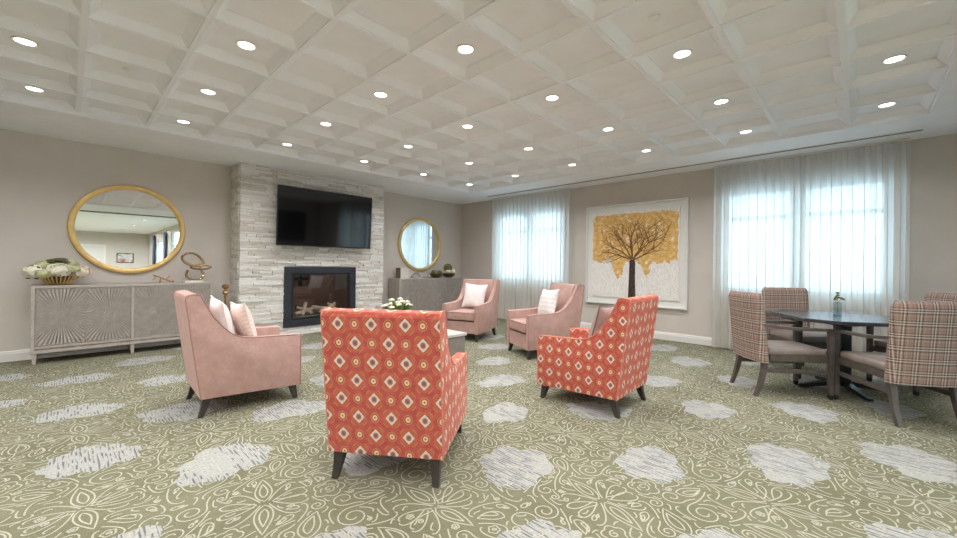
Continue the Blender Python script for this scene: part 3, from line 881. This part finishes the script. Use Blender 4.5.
# ------------------------------------------------------------------ armchairs
def smooth_curve(pts, n=5):
    out = []
    for i in range(len(pts) - 1):
        p0 = pts[max(i - 1, 0)]; p1 = pts[i]; p2 = pts[i + 1]; p3 = pts[min(i + 2, len(pts) - 1)]
        for k in range(n):
            t = k / n
            out.append(tuple(.5 * ((2 * b) + (-a + c) * t + (2 * a - 5 * b + 4 * c - d) * t * t + (-a + 3 * b - 3 * c + d) * t ** 3) for a, b, c, d in zip(p0, p1, p2, p3)))
    out.append(pts[-1]); return out
def make_armchair(mat, pipe, seatmat, label, loc, rz, group):
    t = thing('armchair', label, 'armchair', loc, rz, group)
    W = .345; T = .085; D = .765
    top = smooth_curve([(-.012, .992), (.03, .90), (.075, .815), (.14, .728), (.215, .655), (.30, .618), (.40, .606)]) + [(.55, .600), (.70, .594), (D, .590)]
    prof = [(0, .150), (-.035, .40), (-.07, .66), (-.108, .965), (-.098, .985), (-.05, .995)] + top + [(D, .125)]
    for s in (1, -1):
        ya, yb = (W - T, W) if s > 0 else (-W, -W + T)
        bm = B(); prism(bm, prof, ya, yb, 'y', .012, 2); a = obj('arm', bm, mat, t, 40, uv=True)
        bm = B(); yo = s * (W - .004)
        loop = [(p[0], yo, p[1]) for p in prof[3:]]
        tube(bm, loop, .0055, 6); obj('piping', bm, pipe, a, 60)
        bm = B(); tube(bm, [(p[0], yo, p[1]) for p in prof[:4]], .0055, 6); obj('back_piping', bm, pipe, a, 60)
    # backrest between the arms
    bp = [(.0, .150), (-.035, .40), (-.07, .66), (-.108, .965), (-.098, .985), (-.05, .996), (-.005, .985), (.04, .90), (.10, .70), (.145, .46), (.16, .30), (.16, .16)]
    bm = B(); prism(bm, bp, -W + T + .001, W - T - .001, 'y'); obj('backrest', bm, mat, t, 40, uv=True)
    bk = [(-.001, .152), (-.036, .40), (-.071, .66), (-.1085, .96), (-.100, .96), (-.06, .66), (-.025, .40), (.01, .152)]
    bm = B(); prism(bm, [(p[0] - .003, p[1]) for p in bk], -W + .006, W - .006, 'y'); obj('back_panel', bm, mat, t, 40, uv=True)
    bm = B(); prism(bm, [(.15, .150), (D - .012, .126), (D - .012, .315), (.15, .32)], -W + T + .001, W - T - .001, 'y', .004); obj('seat_base', bm, mat, t, 40, uv=True)
    bm = B(); box(bm, .135, D + .004, -W + T + .004, W - T - .004, .333, .475, .03, 3)
    for v in bm.verts:
        if v.co.z > .44: v.co.z += .02 * max(0, 1 - ((v.co.x - .45) / .34) ** 2) * max(0, 1 - (v.co.y / .28) ** 2)
    cu = obj('seat_cushion', bm, seatmat, t, 40, uv=True)
    bm = B()
    for z in (.350, .462): tube(bm, [(D - .01, -W + T + .006, z), (D + .003, -W + T + .03, z), (D + .003, W - T - .03, z), (D - .01, W - T - .006, z)], .006, 6)
    obj('cushion_piping', bm, pipe, cu, 60)
    for sy in (1, -1):
        bm = B(); leg(bm, .045, sy * (W - .055), .16, 0, .062, .034, -.045, sy * .012); obj('leg', bm, 'legwood', t)
        bm = B(); leg(bm, D - .06, sy * (W - .055), .14, 0, .06, .034, .03, sy * .008); obj('leg', bm, 'legwood', t)
    return t
def relabel(o, label): o['label'] = label
pk = make_armchair('pink', 'pinkpipe', 'pink', 'dusty pink armchair near the sideboard, seen side on facing the windows', (.755, 4.107, 0), R(-2.5), 'pink velvet armchairs')
copy_tree(pk, 'dusty pink armchair with a white zigzag pillow, in front of the tree painting', (5.07, 3.13, 0), R(155))
copy_tree(pk, 'dusty pink armchair with a plain white pillow by the far sideboard', (5.24, 5.0, 0), R(198))
rc = make_armchair('red', 'redpipe', 'red', 'coral medallion print armchair seen from behind, without a pillow', (1.271, 1.954, 0), R(36), 'coral medallion print armchairs')
copy_tree(rc, 'coral medallion print armchair holding a grey mauve pillow', (3.467, 1.438, 0), R(92))

# ------------------------------------------------------------------ pillows
def pillow(label, mat, edge, chair_loc, rz, lp, tilt, yaw_=0, roll=0, s=.44, th=.15):
    """lp: pillow centre in the chair's own frame (x forward, y left); leans back against the backrest"""
    t = thing('throw_pillow', label, 'pillow', (0, 0, 0), 0, None)
    n = 18; bm = B(); grid = {}
    def P(i, j, side):
        u = -1 + 2 * i / n; v = -1 + 2 * j / n
        pin = 1 - .10 * (1 - abs(u) ** 2) * abs(v) ** 3 ; pin2 = 1 - .10 * (1 - abs(v) ** 2) * abs(u) ** 3
        h = th / 2 * ((1 - abs(u) ** 2.6) * (1 - abs(v) ** 2.6)) ** .55
        return (side * h, u * s / 2 * pin2, v * s / 2 * pin)
    for side in (1, -1):
        for i in range(n + 1):
            for j in range(n + 1):
                e = i in (0, n) or j in (0, n)
                if e and (i, j, 1) in grid: grid[i, j, side] = grid[i, j, 1]
                else: grid[i, j, side] = bm.verts.new(P(i, j, side))
        for i in range(n):
            for j in range(n):
                q = [grid[i, j, side], grid[i + 1, j, side], grid[i + 1, j + 1, side], grid[i, j + 1, side]]
                bm.faces.new(q if side > 0 else q[::-1])
    o = obj('cushion', bm, mat, t, 60, uv=True)
    bm = B(); ring_ = [P(i, 0, 1) for i in range(n)] + [P(n, j, 1) for j in range(n)] + [P(n - i, n, 1) for i in range(n)] + [P(0, n - j, 1) for j in range(n)]
    tube(bm, ring_, .006, 6, True); obj('edge_piping', bm, edge, t, 60)
    mw = Matrix.Translation(chair_loc) @ Matrix.Rotation(rz, 4, 'Z') @ Matrix.Translation(lp) @ Matrix.Rotation(yaw_, 4, 'Z') @ Matrix.Rotation(tilt, 4, 'Y') @ Matrix.Rotation(roll, 4, 'X')
    t.matrix_world = mw
    return t
L0 = ((.755, 4.107, 0), R(-2.5))
pillow('white pillow standing behind the blush pillow in the side-on pink armchair', 'pillow_white', 'pillow_white', *L0, (.205, .02, .715), R(-13), 0, R(4), .44, .13)
pillow('blush woven pillow with a white edge in the side-on pink armchair', 'pillow_blush', 'pillow_mauve_edge', *L0, (.365, -.03, .69), R(-15), R(4), R(-3), .41, .12)
pillow('white zigzag pillow in the armchair in front of the tree painting', 'pillow_zig', 'pillow_white', (5.07, 3.13, 0), R(155), (.285, .02, .715), R(-15), 0, R(3), .42)
pillow('plain white pillow in the armchair by the far sideboard', 'pillow_white', 'pillow_white', (5.24, 5.0, 0), R(198), (.235, .0, .705), R(-15), 0, R(-3), .44)
pillow('grey mauve pillow with darker edges in the coral armchair', 'pillow_grey', 'pillow_grey_edge', (3.467, 1.438, 0), R(92), (.26, .02, .695), R(-16), 0, 0, .44)

# ------------------------------------------------------------------ coffee table with flowers
t = thing('coffee_table', 'low square grey coffee table in the middle of the armchairs', 'coffee table', (2.92, 3.98, 0))
bm = B(); box(bm, -.485, .485, -.485, .485, .03, .385, .006); obj('body', bm, 'grey_table', t)
bm = B(); box(bm, -.50, .50, -.50, .50, .385, .42, .005); obj('tabletop', bm, 'grey_top', t)
bm = B(); box(bm, -.45, .45, -.45, .45, 0, .03); obj('plinth', bm, 'black', t)
t = thing('flower_vase', 'white potted bunch of cream flowers with green leaves on the coffee table', 'flower arrangement', (2.74, 3.98, .42))
bm = B(); lathe(bm, [(0, 0), (.075, 0), (.10, .06), (.105, .15), (.085, .25), (.09, .27), (.08, .27), (.075, .24), (0, .2)], 28); obj('pot', bm, 'whitepot', t, 40)
rnd = random.Random(5)
bm = B()
for k in range(70):
    a = rnd.uniform(0, 2 * PI); p = Vector((.05 * math.cos(a), .05 * math.sin(a), .25)); d = Vector((math.cos(a) * rnd.uniform(.2, 1), math.sin(a) * rnd.uniform(.2, 1), rnd.uniform(.3, .9))).normalized()
    e = d.cross(Vector((0, 0, 1))).normalized(); L = rnd.uniform(.12, .19)
    bm.faces.new([bm.verts.new(p + v) for v in (Vector((0, 0, 0)), d * L * .55 + e * L * .14, d * L, d * L * .55 - e * L * .14)])
blob(bm, (0, 0, .31), .075, .25, 2, (1.4, 1.4, .8))
obj('leaves', bm, 'leaf', t)
for k in range(15):
    a = k * 2.4; r_ = .035 + .135 * math.sqrt(k / 15); c = (r_ * math.cos(a), r_ * math.sin(a), .43 - r_ * .55 + rnd.uniform(-.015, .015))
    bm = B()
    for q in range(6):
        b_ = q * PI / 3; blob(bm, (c[0] + .022 * math.cos(b_), c[1] + .022 * math.sin(b_), c[2]), .017, .1, 1, (1, 1, .8))
    blob(bm, (c[0], c[1], c[2] + .008), .015, .1, 1); obj('flower_head', bm, 'petal', t, 70)

# ------------------------------------------------------------------ dining set
DC = (5.62, .12)
t = thing('dining_table', 'dark dining table with clipped corners on a black four-footed pedestal', 'dining table', (DC[0], DC[1], 0), R(32))
h = .52; c = .20
oct_ = [(h, -h + c), (h, h - c), (h - c, h), (-h + c, h), (-h, h - c), (-h, -h + c), (-h + c, -h), (h - c, -h)]
bm = B(); prism(bm, oct_, .728, .762, 'z', .004); obj('tabletop', bm, 'tabletop', t)
bm = B(); box(bm, -.055, .055, -.055, .055, .06, .70, .006); obj('column', bm, 'blackmetal', t)
bm = B()
for k in range(4):
    a = k * PI / 2; ca, sa = math.cos(a), math.sin(a)
    pts = [(.03, .10), (.40, .025), (.40, .0), (.03, .05)]
    vs = []
    for s in (-1, 1):
        vs.append([bm.verts.new((ca * x - sa * s * (.035 - .012 * (x > .2)), sa * x + ca * s * (.035 - .012 * (x > .2)), z)) for x, z in pts])
    A, D_ = vs
    for q in range(4): bm.faces.new((A[q], A[(q + 1) % 4], D_[(q + 1) % 4], D_[q]))
    bm.faces.new(A[::-1]); bm.faces.new(D_)
bmesh.ops.recalc_face_normals(bm, faces=bm.faces[:])
obj('foot', bm, 'blackmetal', t)
bm = B()
for k in range(2):
    a = k * PI / 2; ca, sa = math.cos(a), math.sin(a)
    pts = [(-.38, .728), (.38, .728), (.38, .712), (.06, .66), (-.06, .66), (-.38, .712)]
    A = [bm.verts.new((ca * x - sa * -.03, sa * x + ca * -.03, z)) for x, z in pts]; D_ = [bm.verts.new((ca * x - sa * .03, sa * x + ca * .03, z)) for x, z in pts]
    for q in range(6): bm.faces.new((A[q], A[(q + 1) % 6], D_[(q + 1) % 6], D_[q]))
    bm.faces.new(A[::-1]); bm.faces.new(D_)
bmesh.ops.recalc_face_normals(bm, faces=bm.faces[:])
obj('top_bracket', bm, 'blackmetal', t)

def make_dining_chair(label, loc, rz):
    t = thing('dining_chair', label, 'dining chair', loc, rz, 'plaid backed dining armchairs')
    # upholstered back, gently bowed, with rounded upper corners
    n = 20; W = .268; bm = B(); zs = [.335, .36, .42, .52, .62, .72, .82, .90, .95, .985, 1.005]
    def xc(z): return .075 - (z - .30) * .09
    F_, K_ = [], []
    for z in zs:
        wz = W - (.0 if z < .95 else .012 * ((z - .95) / .055) ** 2)
        rf, rk = [], []
        for i in range(n + 1):
            u = -1 + 2 * i / n; y = u * wz
            bow = -.035 * (1 - u * u)
            edge = .028 * max(0, (abs(u) - .85) / .15) ** 2
            tz = .018 * max(0, (z - .95) / .055) ** 2
            rk.append(bm.verts.new((xc(z) - .045 + bow + edge + tz, y, z))); rf.append(bm.verts.new((xc(z) + .045 + bow * .8 - edge - tz, y, z)))
        F_.append(rf); K_.append(rk)
    for Gd, fl in ((F_, 1), (K_, 0)):
        for a in range(len(zs) - 1):
            for i in range(n):
                q = (Gd[a][i], Gd[a][i + 1], Gd[a + 1][i + 1], Gd[a + 1][i]); bm.faces.new(q if fl else q[::-1])
    for a in range(len(zs) - 1):
        for i in (0, n): bm.faces.new((F_[a][i], F_[a + 1][i], K_[a + 1][i], K_[a][i]))
    for i in range(n):
        for a in (0, -1): bm.faces.new((F_[a][i], F_[a][i + 1], K_[a][i + 1], K_[a][i]))
    bmesh.ops.recalc_face_normals(bm, faces=bm.faces[:])
    obj('backrest', bm, 'plaid', t, 50, uv=True)
    bm = B(); box(bm, .10, .635, -.236, .236, .405, .475, .025, 3)
    for v in bm.verts:
        if v.co.z > .45: v.co.z += .018 * max(0, 1 - (v.co.y / .27) ** 2) * max(0, 1 - ((v.co.x - .38) / .3) ** 2)
    obj('seat', bm, 'vinyl', t, 40)
    bm = B(); box(bm, .12, .64, -.234, -.21, .345, .41, .003); box(bm, .12, .64, .21, .234, .345, .41, .003); box(bm, .615, .64, -.21, .21, .345, .41, .003); box(bm, .10, .125, -.21, .21, .345, .41)
    obj('seat_rail', bm, 'chairwood', t)
    for s in (1, -1):
        bm = B(); leg(bm, .085, s * .218, .36, 0, .05, .032, -.085, s * .005); obj('leg', bm, 'chairwood', t)
        bm = B(); leg(bm, .66, s * .24, .655, .045, .044, .034, .0, 0); lf = obj('leg', bm, 'chairwood', t)
        bm = B(); tube(bm, [(.66, s * .24 - .011, .022), (.66, s * .24 + .011, .022)], .022, 14); box(bm, .645, .675, s * .24 - .016, s * .24 + .016, .03, .05); obj('caster', bm, 'black', lf, 50)
        bm = B(); A = []
        path = smooth_curve([(.04, s * .25, .70), (.18, s * .266, .683), (.36, s * .266, .672), (.52, s * .254, .668), (.675, s * .24, .664)], 4)
        for i, p in enumerate(path):
            w = .020 + .006 * math.sin(PI * i / (len(path) - 1)); h_ = .013
            A.append([bm.verts.new((p[0], p[1] + a * w, p[2] + b * h_)) for a, b in ((-1, -1), (1, -1), (1, 1), (-1, 1))])
        for P_, Q_ in zip(A, A[1:]):
            for k in range(4): bm.faces.new((P_[k], P_[(k + 1) % 4], Q_[(k + 1) % 4], Q_[k]))
        bm.faces.new(A[0]); bm.faces.new(A[-1]); bmesh.ops.recalc_face_normals(bm, faces=bm.faces[:])
        obj('armrest', bm, 'chairwood', t, 50)
        bm = B(); box(bm, .05, .645, s * .226 - .011, s * .226 + .011, .235, .275, .003); obj('stretcher', bm, 'chairwood', t)
    return t
dc = make_dining_chair('plaid dining armchair at the table nearest the tree painting, back towards the room', (4.866, .856, 0), R(-52))
copy_tree(dc, 'plaid dining armchair nearest the camera, its broad back to the viewer', (4.733, -.424, 0), R(35))
copy_tree(dc, 'plaid dining armchair across the table, facing the viewer in front of the curtain', (6.44, .70, 0), R(218))
copy_tree(dc, 'plaid dining armchair mostly hidden behind the nearest one, by the right wall', (6.50, -.74, 0), R(133))

t = thing('glass_vase', 'small square clear glass vase holding a green sprig on the dining table', 'vase', (5.63, .16, .762))
bm = B()
for x0, x1, y0, y1 in ((-.035, .035, -.035, -.031), (-.035, .035, .031, .035), (-.035, -.031, -.031, .031), (.031, .035, -.031, .031)): box(bm, x0, x1, y0, y1, 0, .14)
box(bm, -.035, .035, -.035, .035, 0, .008); obj('glass', bm, 'vaseglass', t)
bm = B(); tube(bm, [(-.02, 0, .01), (-.005, 0, .08), (.01, 0, .16), (.012, .0, .23)], .003, 6); tube(bm, [(.0, 0, .13), (.03, -.03, .18)], .0025, 6); tube(bm, [(.0, 0, .12), (-.03, .02, .165)], .0025, 6)
obj('stem', bm, 'leaf', t)
bm = B(); rnd = random.Random(8)
for c in ((.012, 0, .24), (.018, .0, .215), (.0, .01, .20), (.03, -.03, .185), (.04, -.045, .175), (-.03, .02, .17), (-.015, .015, .185), (.02, -.01, .19)): blob(bm, c, .014, .2, 1, (1.2, 1.2, .8))
obj('sprig_leaves', bm, 'moss', t)

# ------------------------------------------------------------------ curtains
def curtain(y0, y1, label, seed, lam=.105, amp=.042):
    rnd = random.Random(seed)
    t = thing('curtain', label, 'curtain', (7.045, (y0 + y1) / 2, 0), 0, 'sheer white curtains')
    bm = B(); w = y1 - y0; ny = int(w / lam * 14); nz = 10; rows = []
    ph = [rnd.uniform(-.5, .5) for _ in range(int(w / lam) + 3)]
    for k in range(nz + 1):
        z = .012 + (CZ - .035 - .012) * k / nz; row = []
        pin = 1 - .25 * (k / nz); 
        for i in range(ny + 1):
            y = -w / 2 + w * i / ny; q = (y + w / 2) / lam; b = int(q); fr = q - b
            p = ph[b] * (1 - fr) + ph[b + 1] * fr
            x = amp * pin * math.sin(2 * PI * q + p * 1.4) + .008 * math.sin(q * 2.1 + seed) * (1 - k / nz)
            yy = y + .016 * math.sin(4 * PI * q + p) * pin
            row.append(bm.verts.new((x, yy, z)))
        rows.append(row)
    for A, D_ in zip(rows, rows[1:]):
        for i in range(ny): bm.faces.new((A[i], A[i + 1], D_[i + 1], D_[i]))
    obj('cloth', bm, 'sheer', t, 80)
    bm = B(); box(bm, -.02, .02, -w / 2, w / 2, CZ - .02, CZ); obj('track', bm, 'track', t)
curtain(4.235, 6.37, 'sheer white curtain between the room corner and the tree painting', 1)
curtain(.585, 1.67, 'sheer white curtain panel right next to the tree painting', 2)
curtain(-.435, .595, 'sheer white curtain panel behind the dining table, by the right wall', 3)

# ------------------------------------------------------------------ tree painting
t = thing('painting', 'large square white framed painting of a golden tree between the curtains', 'painting', (EW, 2.972, 1.483))
t.rotation_euler = (R(90), 0, R(-90))      # local x runs south along the wall, local y up, local z into the room
hw, hh = .925, .935
bm = B(); f = .03
for a in ((-hw, hw, -hh, -hh + f), (-hw, hw, hh - f, hh), (-hw, -hw + f, -hh + f, hh - f), (hw - f, hw, -hh + f, hh - f)): box(bm, a[0], a[1], a[2], a[3], 0, .06, .003)
obj('frame', bm, 'artframe', t)
bm = B(); box(bm, -hw + f, hw - f, -hh + f, hh - f, .0, .025); obj('mount', bm, 'artmat', t)
cw = .80; ch = .80
bm = B(); box(bm, -cw, cw, -ch, ch, .025, .042); L_ = bm.loops.layers.uv.verify()
for f_ in bm.faces:
    for lp in f_.loops: lp[L_].uv = ((lp.vert.co.x + cw) / (2 * cw), (lp.vert.co.y + ch) / (2 * ch))
obj('canvas', bm, 'canvas', t)
bm = B(); zt = .044
tr = [(-.075, -.80), (-.06, -.45), (-.052, -.13), (-.02, -.08), (.025, -.08), (.05, -.13), (.05, -.45), (.062, -.80)]
prism(bm, tr, .042, .05, 'z'); obj('trunk', bm, 'bark', t)
bm = B(); rnd = random.Random(17)
def branch(p, ang, ln, r_, depth):
    pts = []; x, y = p; a = ang
    for i in range(7):
        pts.append((x, y, zt)); a += rnd.uniform(-.16, .16); x += math.cos(a) * ln / 6; y += math.sin(a) * ln / 6
    if abs(x) > .74 or y > .74 or y < -.18: return
    tube(bm, pts, [r_ * (1 - .6 * i / 6) for i in range(7)], 5)
    if depth:
        for i in (2, 4, 6):
            for s in (-1, 1): branch(pts[i][:2], a + s * rnd.uniform(.35, .8), ln * rnd.uniform(.45, .65), r_ * .5, depth - 1)
for a in (20, 45, 66, 84, 100, 118, 140, 160): branch((0, -.10), R(a), .62, .013, 2)
obj('branches', bm, 'twig', t)

# ------------------------------------------------------------------ rear of the room, seen in the left mirror
bm = B(); box(bm, -.42, .42, 0, .04, 0, 2.08, .003); d = struct('door_1', bm, 'doorwhite'); d.location = (.9, SW + .005, 0)
bm = B(); box(bm, -.50, -.42, 0, .05, 0, 2.16); box(bm, .42, .50, 0, .05, 0, 2.16); box(bm, -.42, .42, 0, .05, 2.08, 2.16); struct('door_frame', bm, 'trim', d)
bm = B(); lathe(bm, [(0, 0), (.03, 0), (.03, .05), (0, .06)], 16); o = struct('door_handle', bm, 'silver', d); o.location = (.34, .04, 1.0); o.rotation_euler = (R(-90), 0, 0)
t = thing('wall_art', 'small dark framed abstract picture on the rear wall, reflected in the round mirror', 'painting', (2.2, SW + .005, 1.45))
bm = B()
for a in ((-.36, .36, -.27, -.23), (-.36, .36, .23, .27), (-.36, -.32, -.23, .23), (.32, .36, -.23, .23)): box(bm, a[0], a[1], 0, .04, a[2], a[3])
obj('frame', bm, 'black', t)
bm = B(); box(bm, -.32, .32, 0, .02, -.23, .23); obj('print', bm, 'smallart', t)
t = thing('wall_art', 'dark brown framed picture on the wall facing the fireplace, reflected in the television', 'painting', (6.15, SEY + .005, 1.75))
bm = B()
for a in ((-.55, .55, -.6, -.55), (-.55, .55, .55, .6), (-.55, -.5, -.55, .55), (.5, .55, -.55, .55)): box(bm, a[0], a[1], 0, .04, a[2], a[3])
obj('frame', bm, 'legwood', t)
bm = B(); box(bm, -.5, .5, 0, .02, -.55, .55); obj('print', bm, 'bark', t)
def sofa(x, y, rz, label):
    t = thing('sofa', label, 'sofa', (x, y, 0), rz)
    bm = B(); box(bm, -.9, .9, -.4, .4, .10, .30, .01); obj('base', bm, 'pillow_grey', t)
    for s in (-.45, .45):
        bm = B(); box(bm, s - .43, s + .43, -.2, .42, .30, .46, .03); obj('seat_cushion', bm, 'pillow_grey', t)
    bm = B(); box(bm, -.9, .9, -.45, -.22, .30, .85, .04); obj('backrest', bm, 'pillow_grey', t)
    for s in (-1, 1):
        bm = B(); box(bm, s * .95 - .08, s * .95 + .08, -.45, .42, .10, .62, .03); obj('arm', bm, 'pillow_grey', t)
        for q in (-.36, .36):
            bm = B(); leg(bm, s * .85, q, .11, 0, .05, .035); obj('leg', bm, 'legwood', t)
sofa(1.6, -10.2, 0, 'grey sofa in the rear of the room, reflected in the round mirror')
def drape(y, label):
    t = thing('drape', label, 'curtain', (PX - .08, y, 0))
    bm = B(); A = [bm.verts.new((.03 * math.sin(k * .9), -.25 + .5 * k / 40, .03)) for k in range(41)]; D_ = [bm.verts.new((.03 * math.sin(k * .9), -.25 + .5 * k / 40, 2.6)) for k in range(41)]
    for k in range(40): bm.faces.new((A[k], A[k + 1], D_[k + 1], D_[k]))
    obj('cloth', bm, 'drape', t, 80)
    bm = B(); box(bm, -.02, .02, -.28, .28, 2.6, 2.63); obj('rod', bm, 'black', t)
drape(-8.4, 'navy drape on the lounge side of the rear window, seen in the round mirror')
drape(-11.95, 'navy drape on the far side of the rear window, seen in the round mirror')

# ------------------------------------------------------------------ daylight
w = bpy.data.worlds.new('daylight'); bpy.context.scene.world = w; w.use_nodes = True
bg = w.node_tree.nodes['Background']; bg.inputs[0].default_value = (.76, .90, 1.0, 1); bg.inputs[1].default_value = 7.0
def portal(name, loc, sx, sz):
    ld = bpy.data.lights.new(name, 'AREA'); ld.shape = 'RECTANGLE'; ld.size = sz; ld.size_y = sx
    ld.cycles.is_portal = True
    o = bpy.data.objects.new(name, ld); C.objects.link(o); o.location = loc; o.rotation_euler = (0, R(90), 0)
    return o
for nm, x, h_ in (('window_daylight', EW, W1), ('window_daylight', EW, W2), ('window_daylight', PX, W3), ('window_daylight', PX, W5)):  # the last portal serves an added window
    o = portal(nm, (x + .14, (h_[0] + h_[1]) / 2, (h_[2] + h_[3]) / 2), h_[1] - h_[0], h_[3] - h_[2])

o = portal('window_daylight', (4.35, SEY - .14, 1.475), 1.9, 2.25); o.rotation_euler = (R(90), 0, 0)  # portal of the added window facing the fireplace wall
# ------------------------------------------------------------------ camera
cd = bpy.data.cameras.new('camera'); cam = bpy.data.objects.new('camera', cd); C.objects.link(cam)
cd.sensor_width = 36; cd.lens = 394.83 / 957 * 36; cd.shift_y = -3.534 / 957; cd.clip_start = .05
cam.matrix_world = Matrix.Translation((0, 0, 1.2495)) @ Matrix.Rotation(.7669 - PI / 2, 4, 'Z') @ Matrix.Rotation(PI / 2, 4, 'X') @ Matrix.Rotation(.0111, 4, 'Z')
sc = bpy.context.scene; sc.camera = cam
sc.view_settings.view_transform = 'Standard'; sc.view_settings.look = 'None'; sc.view_settings.gamma = 1
sc.view_settings.use_curve_mapping = False; sc.view_settings.exposure = 0.24
sc.cycles.max_bounces = 10; sc.cycles.diffuse_bounces = 5; sc.cycles.transparent_max_bounces = 16
sc.cycles.sample_clamp_indirect = 6
